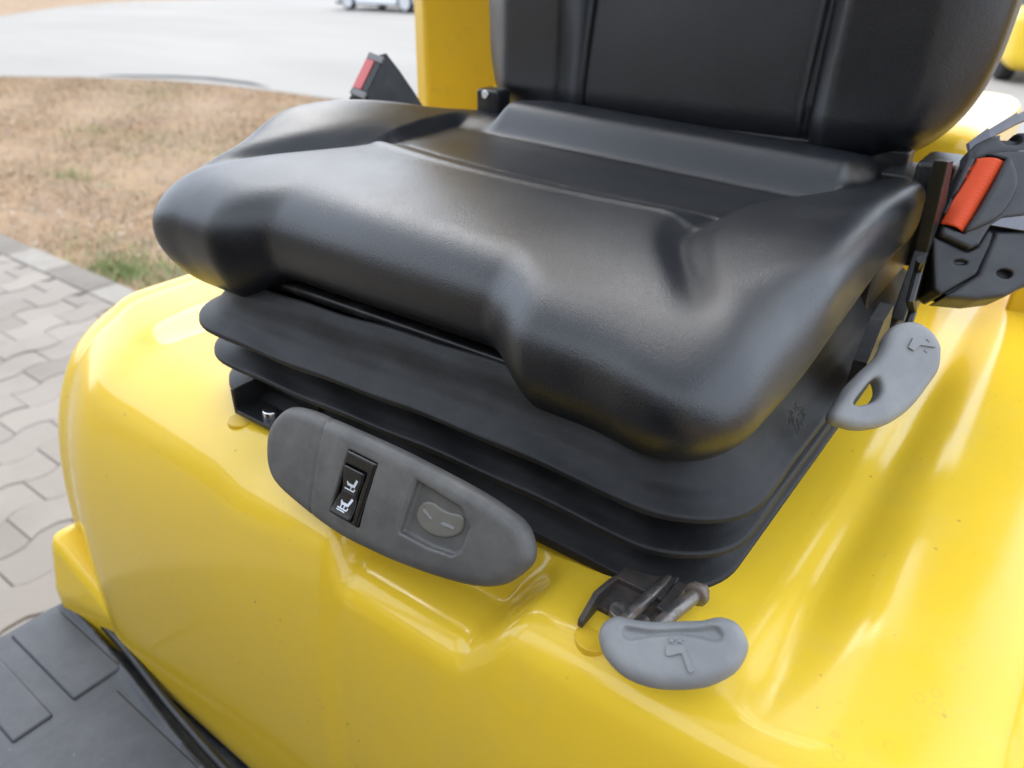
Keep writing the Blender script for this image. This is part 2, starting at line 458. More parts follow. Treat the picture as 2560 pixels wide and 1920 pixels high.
# lawn: dry grass tufts as stuff over bare earth
lawn = sheet('dry_lawn', [(-30, 1.455), (1.0, 1.455), (1.0, 6.41), (-7.8, 6.42), (-8.8, 6.40), (-10, 6.32), (-11.2, 6.1), (-12.3, 5.6), (-13.6, 4.8), (-20, 1.455)], GZ+.004, M['earth'])
def b_straw(n, b):
    a = n.n('VertexColor'); a.layer_name = 'tint'
    n.l(a.outputs['Color'], b.inputs['Base Color'])
M['straw'] = material('dry_grass', (.4, .28, .12), .8, build=b_straw)
def grass(name, N, region, pal, hgt, zoff=0):
    V = np.zeros((N*3, 3)); C = np.zeros((N*3, 4)); C[:, 3] = 1
    xy = region(N)
    ang = rng.uniform(0, 2*math.pi, N); L = hgt*rng.uniform(.4, 1.3, N); tilt = rng.uniform(.2, 1.2, N); wd = rng.uniform(.002, .005, N)
    b = np.stack([xy[:, 0], xy[:, 1], np.full(N, GZ+.002+zoff)], 1)
    s = np.stack([-np.sin(ang), np.cos(ang), 0*ang], 1)*wd[:, None]
    t = np.stack([np.cos(ang)*np.sin(tilt), np.sin(ang)*np.sin(tilt), np.cos(tilt)], 1)*L[:, None]
    V[0::3] = b-s; V[1::3] = b+s; V[2::3] = b+t
    pal = np.array(pal)
    patch = (np.sin(xy[:, 0]*1.7+np.sin(xy[:, 1]*2.3))+np.sin(xy[:, 1]*1.9+xy[:, 0]*.8)+rng.normal(0, .9, N))
    ci = np.clip(((patch+2.6)/5.2*len(pal)).astype(int), 0, len(pal)-1)
    col = pal[ci]*rng.uniform(.75, 1.2, N)[:, None]
    for k in range(3): C[k::3, :3] = col
    me = mesh_from(name, V, np.arange(N*3).reshape(N, 3))
    ca = me.color_attributes.new('tint', 'FLOAT_COLOR', 'POINT'); ca.data.foreach_set('color', C.ravel())
    return tag(link(name, me, M['straw'], None, False), None, None, None, 'stuff')
def reg_lawn(N):
    out = np.zeros((0, 2))
    while len(out) < N:
        p = np.stack([rng.uniform(-14.5, -2.2, N), rng.uniform(1.46, 6.45, N)], 1)
        ynear = np.interp(p[:, 0], [-20, -13.6, -12.3, -11.2, -10, -8.8, -7.8], [1.1, 4.75, 5.55, 6.05, 6.3, 6.38, 6.40])
        dens = .55+.45*np.sin(p[:, 0]*2.1+1.3*np.sin(p[:, 1]*1.4))*np.sin(p[:, 1]*2.6+p[:, 0])
        out = np.concatenate([out, p[(p[:, 1] < ynear) & (rng.uniform(0, 1, N) < dens)]])
    return out[:N]
grass('dry_grass', 60000, reg_lawn, [(.36, .235, .115), (.31, .205, .11), (.25, .175, .115), (.35, .215, .115), (.29, .22, .125), (.20, .185, .08)], .05)
clumps = [(-4.15, 1.58, .16, 700), (-4.6, 1.75, .3, 300), (-3.35, 1.62, .20, 500), (-3.7, 1.75, .25, 700), (-4.6, 3.6, .15, 300), (-5.4, 4.3, .25, 400), (-6.2, 5.6, .3, 500), (-7.0, 5.9, .4, 500), (-3.1, 2.2, .2, 300), (-8.2, 3.6, .3, 250), (-6.6, 2.5, .15, 200)]
def reg_green(N):
    out = []
    for x, y, r, n in clumps: out.append(np.stack([rng.normal(x, r, n), np.maximum(rng.normal(y, r*.45, n), 1.47)], 1))
    return np.concatenate(out)
grass('green_grass', sum(c[3] for c in clumps), reg_green, [(.16, .22, .07), (.22, .26, .09), (.30, .29, .12)], .06)

# fallen leaves, chips and bits of straw
NL = 1500; lp = reg_lawn(NL); near = rng.uniform(0, 1, NL) < .12
lp[near] = np.stack([rng.normal(-5.7, .7, near.sum()), np.maximum(1.5, rng.normal(1.95, .22, near.sum()))], 1)
lv_ = np.zeros((NL*4, 3)); lc = np.ones((NL*4, 4)); pal_ = np.array([(.34, .18, .09), (.36, .22, .11), (.28, .19, .11), (.36, .28, .18), (.40, .35, .28)])
aa = rng.uniform(0, 6.28, NL); sz = rng.uniform(.010, .024, NL); tz = rng.uniform(-.5, .5, NL)
ux = np.stack([np.cos(aa), np.sin(aa), tz], 1)*sz[:, None]; uy = np.stack([-np.sin(aa), np.cos(aa), 0*aa], 1)*(sz*rng.uniform(.4, .7, NL))[:, None]
bs = np.c_[lp, np.full(NL, GZ+.03)]
for k, (p_, q_) in enumerate(((1, 0), (0, 1), (-1, 0), (0, -1))): lv_[k::4] = bs+ux*p_+uy*q_
cc = pal_[np.minimum((rng.uniform(0, 1, NL)**1.3*5).astype(int), 4)]*rng.uniform(.8, 1.15, NL)[:, None]
for k in range(4): lc[k::4, :3] = cc
me = mesh_from('fallen_leaves', lv_, np.arange(NL*4).reshape(NL, 4)); ca = me.color_attributes.new('tint', 'FLOAT_COLOR', 'POINT'); ca.data.foreach_set('color', lc.ravel())
tag(link('fallen_leaves', me, M['straw'], None, False), None, None, None, 'stuff')
# far verge
grass('far_verge_grass', 9000, lambda N: np.stack([rng.uniform(-46, -30, N), rng.uniform(8, 32, N)], 1), [(.50, .36, .17), (.44, .31, .15)], .12)

# ================================================================== FORKLIFT
fork = thing('forklift', 'yellow forklift whose hood carries the black seat in the foreground', 'forklift', (-.28, .3, GZ))
def hood_f(x, y, z):
    X = np.abs(x+.28)
    fade = sstep(y, -.09, .06)
    D = .014*sstep(X, .338, .395)*(.25+.75*fade)
    pk = sstep(x, -.258, -.232)*(1-sstep(x, -.122, -.070))*(1-sstep(y, -.065, -.015))
    D = D-.043*pk-.010*sstep(x, -.42, -.36)*(1-sstep(x, -.262, -.225))*(1-sstep(y, -.075, -.045))
    # raised pad that carries the seat rail on the right of the pocket
    D = D+.006*sstep(x, -.075, -.03)*(1-sstep(x, .05, .08))*sstep(y, -.1, -.04)
    lip = -.104+.060*sstep(-x, .20, .80)
    g = 1-np.exp(np.minimum(z, 0)/.085)
    yf = lip+(-.142-lip)*g+.004*pk
    cur = .03*sstep(np.abs(x+.28), .34, .5)**2
    f = smax(z-D, (yf+cur-y)*.93, .050-.026*sstep(x, -.42, -.25))
    xl = -.797-.020*(1-np.exp(np.minimum(z, 0)/.1))
    f = smax(f, (xl-x)*.98, .04)
    f = smax(f, x-.275, .03)
    f = f+.0022*np.exp(-((x-.190)/.006)**2)
    f = np.maximum(f, y-.98)
    f = np.maximum(f, -.40-z)
    # style groove parallel to the left end
    f = f+.0011*np.exp(-((x-(xl+.050))/.008)**2)
    return f
implicit('hood', hood_f, (-.83, -.20, -.43), (.30, 1.0, .05), .0052, M['yellow'], fork)
# lower left fender whose crown shows beside the floor mat
P_ = Frame((-.78, -.135, -.25), (.0, -.35, -.94), (-1, 0, 0))
def fend(x, y, z):
    t = -.262-.62*np.maximum(x+.80, 0)
    f = smax(smax(-.796-x, x+.66, .02), z-t, .014)
    f = smax(f, (np.maximum(-.138+.20*(z+.262), -.155)+.16*np.maximum(x+.80, 0)-y)*.92, .014); f = np.maximum(f, y-.5)
    return np.maximum(f, -.9-z)
implicit('side_step', fend, (-.84, -.19, -.93), (-.63, .53, -.2), .006, M['yellow'], fork)
bm = bmesh.new(); add_box(bm, (-.80, -.95, -.44), (.22, -.13, -.408)); from_bm('floor_plate', bm, M['frame'], fork, bevel=.004)
bm = bmesh.new(); add_box(bm, (-.795, -.12, -.95), (.27, 1.0, -.42)); from_bm('chassis', bm, M['frame'], fork, bevel=.01)
# overhead guard leg
bm = bmesh.new()
add_prism(bm, [(-.815, .60, -.1), (-.775, .58, -.1), (-.765, .585, -.1), (-.655, .645, -.1), (-.655, .70, -.1), (-.76, .70, -.1)], (.0, .03, 1.25))
from_bm('guard_leg', bm, M['yellow2'], fork, bevel=.006)

# overhead guard: roof frame with cross bars, front legs, rear cross member
bm = bmesh.new()
for x0, x1 in ((-.80, -.74), (.15, .21)): add_box(bm, (x0, -.62, 1.02), (x1, .78, 1.07))
for y0, y1 in ((-.62, -.56), (.72, .78)): add_box(bm, (-.74, y0, 1.022), (.15, y1, 1.068))
from_bm('guard_roof', bm, M['frame'], fork, bevel=.006)
for i in range(9):
    bm = bmesh.new(); yy = -.50+i*.138; add_box(bm, (-.745, yy, 1.028), (.155, yy+.075, 1.062)); from_bm('roof_bar', bm, M['frame'], fork, bevel=.004)
bm = bmesh.new(); add_prism(bm, [(.10, .62, -.1), (.19, .62, -.1), (.19, .70, -.1), (.10, .70, -.1)], (0, .04, 1.12)); from_bm('guard_leg', bm, M['yellow2'], fork, bevel=.006)
for xx in (-.80, .15):
    bm = bmesh.new(); add_prism(bm, [(xx, -1.02, -.42), (xx+.06, -1.02, -.42), (xx+.06, -.95, -.42), (xx, -.95, -.42)], (0, .42, 1.47)); from_bm('guard_leg', bm, M['yellow2'], fork, bevel=.006)
# front cowl of the cab, out of view, made tall to darken front reflections
bm = bmesh.new(); add_box(bm, (-.80, -1.12, -.95), (.21, -.92, .22)); from_bm('front_cowl', bm, M['black'], fork, bevel=.03)

def rearc(x, y, z):
    return smax(smax(smax(-.70-x, x-.03, .03), smax(.63-y, y-1.0, .03), .03), smax(z-.205, -.05-z, .02), .035)
implicit('engine_cover', rearc, (-.73, .60, -.07), (.06, 1.03, .23), .012, M['yellow'], fork)
# unseen lifting mast ahead of the cab, added to keep the seat front dark
for x0 in (-.66, -.02):
    bm = bmesh.new(); add_box(bm, (x0, -1.42, -1.1), (x0+.12, -1.22, 1.25)); from_bm('mast_rail', bm, M['frame'], fork, bevel=.01)
for x0 in (-.50, -.12):
    bm = bmesh.new(); add_box(bm, (x0, -1.36, -1.0), (x0+.07, -1.24, .95)); from_bm('lift_cylinder', bm, M['frame'], fork, bevel=.02)
for z0 in (-.5, .1, .8):
    bm = bmesh.new(); add_box(bm, (-.54, -1.40, z0), (-.02, -1.37, z0+.18)); from_bm('cross_member', bm, M['frame'], fork, bevel=.006)
bm = bmesh.new(); add_box(bm, (-.74, -1.50, -.2), (.18, -1.44, .72)); from_bm('load_guard', bm, M['frame'], fork, bevel=.01)  # raised high to block the sky in front of the seat

# ================================================================== SEAT
seat = thing('operator_seat', 'black vinyl operator seat on bellows suspension atop the yellow hood', 'seat', (-.26, .2, 0))
XC = -.2825
yk = np.array([-.08, -.03, .0, .035, .09, .15, .2, .3, .37, .44, .52])
zk = np.array([.196, .203, .212, .222, .231, .236, .236, .228, .217, .203, .187])
def curve(y): return np.interp(y, yf_, zf_)
yf_ = np.linspace(-.1, .6, 300); zf_ = np.interp(yf_, yk, zk)
for _ in range(40): zf_ = np.convolve(np.pad(zf_, 2, 'edge'), np.ones(5)/5, 'valid')
zc_ = np.interp(yf_, [-.1, -.03, 0, .05, .10, .15, .18, .36, .42, .5], [.190, .199, .207, .214, .2165, .2160, .2145, .204, .198, .188])
for _ in range(25): zc_ = np.convolve(np.pad(zc_, 2, 'edge'), np.ones(5)/5, 'valid')
def cushion_f(x, y, z):
    X = x-XC; A = np.abs(X)
    gx = .187+.075*sstep(-y, -.155, .03)+.055*sstep(y, .17, .42)
    wd = .011+.016*(1-sstep(y, .04, .15))
    inside = np.clip((gx+wd-A)/(2*wd), 0, 1); wr = np.clip((gx+.006-A)/.012, 0, 1)
    fe = .148+.02*(A/.19)**2
    front = np.clip((y-fe)/.036, 0, 1)
    rear = sstep(y, .350, .400)
    cen = np.interp(y, yf_, zc_)
    rin = sstep(X, -.195, -.168)*(1-sstep(X, .225, .25))
    edge = np.where(X < 0, curve(y)+.006-.010*sstep(A, .26, .32), np.maximum(cen+.004, .2235-.010*sstep(y, .36, .5)))
    edge = cen+(edge-cen)*(.25+.75*sstep(y, .02, .15))
    top = cen+(edge-cen)*sstep(A, gx-.02, gx+.085)
    top = top+(.0014*np.exp(-((y-fe+.004)/.006)**2)-.0010*np.exp(-((y-fe-.037)/.004)**2))*inside*(1-rear)
    top = top-(.0078+.006*sstep(y, .19, .30))*wr*front*(1-rear)
    top = top+(np.maximum(cen+.024, top)-top)*rear*rin
    top = top-.042*np.clip(X+.2, 0, .5)
    gd = .0110*sstep(y, -.015, .11)*(1-sstep(y, .15, .24))+.003*sstep(X, .1, -.1)*sstep(y, -.04, .04)*(1-sstep(y, .2, .3))
    top = top-gd*np.exp(-((A-gx)/.015)**2)
    lobe = sstep(A, .110, .168)
    bot = .126-.029*lobe*(1-sstep(y, .05, .14)*.6)
    fy = -.021-.030*lobe-.014*sstep(A, .20, .29)+.014*(1-sstep(z, .11, .18))
    fy = fy+.10*np.maximum(A-.24, 0)
    side = A-(.306-.008*sstep(y, .1, .3)-.02*sstep(y, .40, .5)-.010*sstep(.15-z, 0, .05))
    side = side+.033*sstep(-X, .2, .3)-.004*sstep(X, .2, .3)
    out = smax(side, fy-y, .085-.035*sstep(X, 0, .2))
    out = smax(out, y-.53, .06)
    kt = .054-.030*sstep(A, .21, .27)*sstep(y, .05, .13)
    return smax(smax(z-top, out, kt), bot-z, .020+.028*lobe)
implicit('cushion', cushion_f, (XC-.34, -.07, .09), (XC+.34, .56, .27), .0031, M['leather'], seat)

# backrest in its own reclined frame: u across, v up, d out to the front
BR = Frame((-.277, .475, .174), (1, 0, 0), (0, math.sin(math.radians(11)), math.cos(math.radians(11))))
def back_f(u, v, d):
    A = np.abs(u)
    sil = smax(A-(309-7*(u > 0)+.05*np.minimum(v, 200)), smax(-10+18*sstep(A, 140, 240)-v, v-520, 30), 95+45*(u > 150))
    bol = sstep(A, 140, 175)
    face = -20+(18+22*sstep(v, 60, 260))*bol+10*np.exp(-((v-150)/170)**2)-22*sstep(A, 250, 305)
    face = face-9*np.exp(-((A-146)/5.5)**2)
    face = face-18*(1-sstep(v, 0, 55))
    f = smax(d-face, -95-d, 30)
    return smax(f, sil, 36)
BR.solid('backrest', back_f, (-345, -35, -110), (345, 540, 30), 5.0, M['leather'], seat)

# suspension bellows: pleated rounded box
prof = [(.121, .034), (.112, .027), (.100, .021), (.090, .0135), (.084, .0060), (.0800, .0), (.0768, -.0005), (.0755, .002), (.0740, .016), (.071, .036), (.066, .038), (.062, .034), (.054, .024), (.0485, .0140), (.0450, .006), (.0418, .0055), (.0405, .008), (.038, .020), (.0355, .038), (.030, .040), (.026, .036), (.018, .0275), (.012, .0185), (.0085, .012), (.0030, .0115), (.001, .015), (.0008, .03)]
fine = []
for (z0, i0), (z1, i1) in zip(prof, prof[1:]):
    for t in (0, .25, .5, .75): fine.append((z0+(z1-z0)*t, i0+(i1-i0)*t))
fine.append(prof[-1])
bx0, bx1, by0, by1 = -.530, .033, -.046, .50
def rrect(ins, r, N=260):
    # points evenly spread by arc length on a rounded rectangle, with a direction
    x0, x1, y0, y1 = bx0+ins, bx1-ins, by0+ins, by1-ins; r = max(r-ins*.3, .01)
    segs = []
    for cx, cy, a0 in ((x1-r, y0+r, -90), (x1-r, y1-r, 0), (x0+r, y1-r, 90), (x0+r, y0+r, 180)):
        for a in np.linspace(a0, a0+90, 24): segs.append((cx+r*math.cos(math.radians(a)), cy+r*math.sin(math.radians(a))))
    P = np.array(segs+[segs[0]]); d = np.r_[0, np.cumsum(np.linalg.norm(np.diff(P, axis=0), axis=1))]
    t = np.linspace(0, d[-1], N, endpoint=False)
    return np.stack([np.interp(t, d, P[:, 0]), np.interp(t, d, P[:, 1])], 1)
rows = []
for z, ins in fine:
    q = rrect(ins, .062)
    sag = -.0045*np.sin(np.clip((q[:, 0]-bx0)/(bx1-bx0), 0, 1)*math.pi*2.0+.4)*(q[:, 1] < by0+.1)*min(1, z/.05)
    wob = .0006*np.sin(q[:, 0]*60+q[:, 1]*45+z*200)
    rows.append(np.c_[q, z+sag+wob*min(1, z/.02)])
R_ = np.array(rows); nr, nc = R_.shape[:2]
V = R_.reshape(-1, 3); F = []
for i in range(nr-1):
    for j in range(nc): F.append((i*nc+j, (i+1)*nc+j, (i+1)*nc+(j+1) % nc, i*nc+(j+1) % nc))
me = mesh_from('suspension_bellows', V, F)
o = link('suspension_bellows', me, M['bellows'], seat)
sol = o.modifiers.new('sol', 'SOLIDIFY'); sol.thickness = .0025; sol.offset = -1
# moulded oval mark on the upper fold, right side
bm = bmesh.new()
for k in range(46):
    a = rng.uniform(0, 2*math.pi); r = math.sqrt(rng.uniform(0, 1)); yy = .088+.017*r*math.cos(a); zz = .0965+.0075*r*math.sin(a)
    xs = .0335-(zz-.080)*.62; L = rng.uniform(.001, .003); t = rng.uniform(0, 3.14)
    dv = Vector((-.5*math.sin(t), math.cos(t), .85*math.sin(t)))*L
    add_tube(bm, [Vector((xs, yy, zz))-dv, Vector((xs, yy, zz)), Vector((xs, yy, zz))+dv], .0003, 5)
mk = from_bm('moulded_mark', bm, M['bellows'], seat); mk['kind'] = 'stuff'
bm = bmesh.new(); add_box(bm, (bx0+.04, by0+.045, .112), (bx1-.06, by1, .121)); from_bm('seat_pan', bm, M['frame'], seat, bevel=.003)

# control panel hung on the front of the seat base
CP = Frame((-.185, -.095, .044), (1, 0, 0), (0, .45, .893), .937)
box = [(-143, 26), (-119, 31), (-87, 32), (-25, 33), (20, 32), (61, 30), (87, 27), (104, 23), (114, 14), (119, 2), (115, -9), (104, -23), (87, -33), (63, -40), (23, -47), (-14, -51), (-55, -53), (-102, -49), (-137, -43), (-153, -32), (-161, -14), (-162, 0), (-156, 14)]
boxs = polysdf(catmull(box, 5)); lumb = [(20, 4), (29, 8), (38, 7), (46, 7), (56, 9), (60, 5), (59, -4), (48, -12), (34, -15), (22, -12), (17, -5)]
lumbs = polysdf(catmull(lumb, 5)); recs = polysdf([(13, 19), (57, 15), (68, 5), (66, -14), (60, -20), (38, -23), (10, -23)])
sws = polysdf([(-59, 17), (-27, 17), (-30, -36), (-62, -36)])
def cp_f(u, v, d):
    so = boxs(u, v)
    crown = 1.5-.00022*u*u-.0012*v*v
    f = smax(so, smax(d-crown, -19-d, 3), 11)
    hole = smax(recs(u, v), -5.2-d, 3)
    hole = smax(hole, d-(crown+3), .5)
    f = smax(f, -hole, 2.0)
    f = f+.9*np.exp(-((u+91+.1*v)/1.5)**2)
    f = smax(f, -np.maximum(sws(u, v)-.5, -4-d), 1.0)
    return f
cp = CP.solid('control_panel', cp_f, (-168, -66, -24), (124, 38, 8), 1.6, M['panel'], seat)
CP.slab('lumbar_button', lumb, -8, -3.4, M['button'], cp, k=2, h=1.0)
CP.prism('plus_mark', [(23, -1), (32, -4.5), (33, -3.2), (24, 1)], -3.8, -2.7, M['lever'], cp, .2)
CP.prism('minus_mark', [(41, -3), (44, -1.4), (54, -1.2), (54, -3), (44, -4.2)], -3.8, -2.7, M['lever'], cp, .2)
CP.slab('switch_frame', [(-59, 17), (-27, 17), (-30, -36), (-62, -36)], -6, 1.6, M['gloss'], cp, k=2, smooth=False, h=1.0,
        extra=lambda r, u, v, d: smax(r, -np.maximum(np.maximum(np.abs(u+46.8-.055*(v+14))-11.5, np.abs(v+14)-21), -d-3.5), 1))
def rock(u, v, d):
    uu = u+46.8-.055*(v+14); vv = v+14
    waist = 11.0-2.2*np.exp(-(vv/7)**2)
    surf = 1.0+.0095*vv*vv
    return smax(smax(np.abs(uu)-waist, np.abs(vv)-20, 1.5), smax(d-surf, -5-d, 1), 1.5)
sw = CP.solid('rocker_switch', rock, (-64, -38, -7), (-30, 10, 8), .8, M['gloss'], cp)
# printed seat pictograms on the two halves of the rocker
for k, (cv, sl) in enumerate(((-6.0, 1), (-22.0, -1))):
    def w2(u, v, d=0):
        vv = v+cv+14
        return CP.w(-46.6+u+.055*(vv), v+cv, 1.0+.0095*vv*vv+.25+d)
    bm = bmesh.new()
    def bar(p, q, t):
        p = Vector(p); q = Vector(q); dd = (q-p).normalized(); nn = Vector((-dd.y, dd.x))*t/2
        vs_ = [bm.verts.new(w2(*c)) for c in (p+nn, p-nn, q-nn, q+nn)]
        bm.faces.new(vs_)
    r = -.0
    bar((5.6, 4.6), (3.0, -2.2), 2.4); bar((3.2, -1.5), (-4.0, -1.5), 2.2); bar((-4, -1.5), (-4.4, .6), 1.4)
    bar((-6, -5.6), (4.5, -5.6), 1.1)
    bar((.5, -2.5), (.5, -4.8), 1.2); bar((3.8, -4.2), (5.2, -4.2), 1.5)
    if k: bar((-3, -2.5), (-3, -5), 1.2); bar((-6, -7.2), (3, -7.2), .9)
    from_bm('switch_icon', bm, M['white'], cp)

# front kidney-shaped slide lever
LV = Frame((.026, -.095, .035), (1, 0, 0), (0, .853, .522))
kid = [(-43, -3), (-41, 1), (-37, 5), (-29, 7), (-20, 10), (-10, 15), (-1, 20), (8, 25), (14, 30), (19, 32), (26, 32), (32, 28), (36, 23), (37, 15), (35, 6), (29, -3), (23, -9), (14, -15), (2, -21), (-10, -24), (-21, -24), (-33, -20), (-40, -14), (-43, -9)]
slot = [(-29, -1), (-26, 1), (-14, 5), (-3, 11), (7, 17), (16, 23), (20, 23), (23, 20), (22, 17), (18, 15), (6, 12), (-3, 7.5), (-12, 2), (-20, -4), (-24, -6), (-28, -5)]
kids = polysdf(catmull(kid, 5)); slots = polysdf(catmull(slot, 5))
def lv_f(u, v, d):
    so = kids(u, v)
    f = smax(so, np.abs(d+7)-8, 10)
    g = slots(u, v)
    return f+4.6*(1-sstep(g, -2.6, 1.2))*sstep(d, -8, 0)
lv = LV.solid('slide_lever', lv_f, (-48, -29, -18), (42, 37, 4), 1.2, M['lever'], seat)
LV.prism('lever_icon', [(-2, 1), (7, 6), (8.5, 4), (17, -4), (16, -6.5), (14.6, -6.2), (7, 1), (1, -4), (-1, -3)], -.6, 2.2, M['lever'], lv, .3)
for cu, cv in ((-1, 5), (3.2, 7.2)):
    star = [(cu+(2.3 if k % 2 == 0 else .9)*math.cos(k*math.pi/5+.6), cv+(2.3 if k % 2 == 0 else .9)*math.sin(k*math.pi/5+.6)) for k in range(10)]
    LV.prism('lever_arrow', star, -.8, 1.9, M['lever'], lv, .15)

# rods and rail bracket behind the lever
bm = bmesh.new(); add_tube(bm, [(-.017, -.092, .012), (-.015, -.075, .013), (-.013, -.045, .011), (-.011, -.01, .008)], .0042, 12); from_bm('lever_rod', bm, M['steel'], seat, smooth=True)
bm = bmesh.new(); add_tube(bm, [(.004, -.098, .016), (.0075, -.078, .0225), (.0105, -.058, .0235), (.0145, -.030, .021), (.0155, -.024, .0203)], .0048, 14); from_bm('lever_rod', bm, M['steel'], seat, smooth=True)
bm = bmesh.new(); add_tube(bm, [(.0140, -.034, .0212), (.0142, -.0325, .0211), (.0146, -.0295, .0209), (.0148, -.0282, .0208)], [.0068, .0082, .0082, .0064], 18); from_bm('rod_washer', bm, M['steel'], seat, smooth=True)
bm = bmesh.new(); add_tube(bm, [(-.003, -.084, .018), (-.001, -.070, .020)], .005, 14); from_bm('rod_end', bm, M['steel'], seat, smooth=True)
bm = bmesh.new()
pl = [(-.046, -.030), (-.040, -.074), (-.034, -.082), (-.004, -.079), (-.002, -.03)]
add_prism(bm, [(-.044, .02, .001), (-.044, -.074, .002), (-.040, -.086, .004), (-.040, -.086, .010), (-.041, -.066, .018), (-.041, -.046, .014), (-.041, -.03, .008), (-.041, .02, .006)], (.004, 0, 0))
add_prism(bm, [(-.004, .02, .001), (-.004, -.060, .002), (-.004, -.058, .010), (-.004, -.03, .008), (-.004, .02, .006)], (.004, 0, 0))
add_box(bm, (-.04, -.066, .0012), (-.004, .02, .0075)); add_box(bm, (-.0395, -.040, .0055), (-.0045, -.012, .012)); add_box(bm, (-.004, -.050, .010), (.004, -.02, .014))
from_bm('rail_bracket', bm, M['rustblack'], seat, bevel=.001)
bm = bmesh.new(); add_tube(bm, [(-.0215, -.064, .0065), (-.0215, -.064, .0125)], .0075, 18); from_bm('rail_bolt', bm, M['steel'], seat, bevel=.0012)
# left rail bracket with its bolt
bm = bmesh.new()
add_box(bm, (-0.433, -0.058, 0.004), (-0.368, -0.020, 0.009)); add_box(bm, (-0.436, -0.058, 0.004), (-0.432, 0.000, 0.030)); add_box(bm, (-0.434, -0.022, 0.004), (-0.358, -0.018, 0.034))
from_bm('rail_bracket', bm, M['frame'], seat, bevel=.001)
bm = bmesh.new(); add_tube(bm, [(-.396, -.046, .008), (-.396, -.046, .017)], .0075, 16); from_bm('rail_bolt', bm, M['bolt'], seat, bevel=.0015)
# fork-lift hood grommets under the rails
M['grommet'] = material('yellowed_pad', (.72, .46, .03), .3)
for cx, cy in ((-.432, -.055), (-.028, -.084)):
    zz_ = np.linspace(-.03, .02, 400); cz = float(zz_[np.argmax(hood_f(np.full(400, cx), np.full(400, cy), zz_) > 0)])
    bm = bmesh.new(); add_tube(bm, [(cx, cy, cz-.008), (cx, cy, cz+.0008)], .0125, 26); from_bm('mount_pad', bm, M['grommet'], fork, bevel=.0008)

# recline lever on the right
RL_ = Frame((.06, .12, .105), (.707, .707, 0), (-.497, .497, .711))
rec = [(47, 60), (56, 58), (64, 50), (67, 41), (66, 34), (61, 22), (50, 11), (38, 0), (26, -8), (12, -14), (-2, -16), (-13, -15), (-23, -11), (-27, -8), (-27, -3), (-21, 4), (-12, 14), (2, 25), (15, 34), (22, 42), (28, 51), (37, 58)]
hole = [(11, 19), (13, 16), (12, 9), (6, 3), (-2, 1), (-8, 1), (-9, 3), (-3, 9), (5, 16)]
recs_ = polysdf(catmull(rec, 5)); holes_ = polysdf(catmull(hole, 5))
def rc_f(u, v, d):
    f = smax(recs_(u, v), np.abs(d+6)-(7.5), 8)
    f = smax(f, -(holes_(u, v)), 4)
    # thinner inner limb of the loop
    lo = 1-sstep((u-14)*.55+(v-20)*-.75+8.0, -6, 2)
    return f+2.2*lo*sstep(d, -6, 1)*sstep(34-v, -8, 6)*sstep(24-u, -4, 8)
rc = RL_.solid('recline_lever', rc_f, (-33, -22, -18), (73, 66, 5), 1.2, M['lever'], seat)
RL_.prism('lever_icon', [(44, 46), (47, 45), (49.5, 42), (60, 39.3), (59, 37.6), (48, 40), (42, 36), (38.5, 39)], 1.0, 3.0, M['lever'], rc, .3)
for cu, cv in ((56, 44), (52, 36)):
    RL_.prism('lever_arrow', [(cu-1.8, cv+.4), (cu+1.6, cv+1.2), (cu, cv-1.8)], 1.0, 2.2, M['lever'], rc, .2)

# seat side plates and recliner
bm = bmesh.new()
add_prism(bm, [(.031, y_, z_) for y_, z_ in ((.318, .232), (.345, .228), (.385, .16), (.41, .10), (.36, .08), (.31, .095), (.34, .15))], (.011, 0, 0))
from_bm('side_plate', bm, M['frame'], seat, bevel=.001)
bm = bmesh.new()
add_prism(bm, [(.034, .200, .135), (.034, .225, .14), (.034, .235, .11), (.034, .21, .085), (.034, .17, .09), (.034, .175, .11)], (.01, 0, 0))
add_tube(bm, [(.048, .27, .165), (.046, .285, .15), (.048, .27, .13), (.05, .285, .115), (.052, .26, .095), (.056, .23, .10), (.06, .24, .085)], .0035, 8)
from_bm('release_link', bm, M['frame'], seat)
for s_ in (-1, 1):
    xx = -.268+s_*.25
    bm = bmesh.new()
    add_box(bm, (xx-.018, .46, .13), (xx+.018, .53, .185)); from_bm('backrest_bracket', bm, M['frame'], seat, bevel=.003)
bm = bmesh.new(); add_box(bm, (-.548, .44, .13), (-.512, .47, .224)); from_bm('recliner_hinge', bm, M['frame'], seat, bevel=.004)
bm = bmesh.new(); add_box(bm, (-.002, .44, .10), (.034, .50, .205)); from_bm('recliner_hinge', bm, M['frame'], seat, bevel=.006)
bm = bmesh.new(); add_box(bm, (-.018, .30, .10), (.012, .50, .150)); from_bm('seat_rail', bm, M['frame'], seat, bevel=.003)
bm = bmesh.new(); add_box(bm, (-.52, .50, .09), (-.02, .53, .20)); from_bm('back_frame', bm, M['frame'], seat, bevel=.003)
bm = bmesh.new(); add_tube(bm, [(-.530, .441, .218), (-.530, .436, .2185)], .0055, 12); from_bm('bracket_bolt', bm, M['bolt'], seat, bevel=.001)

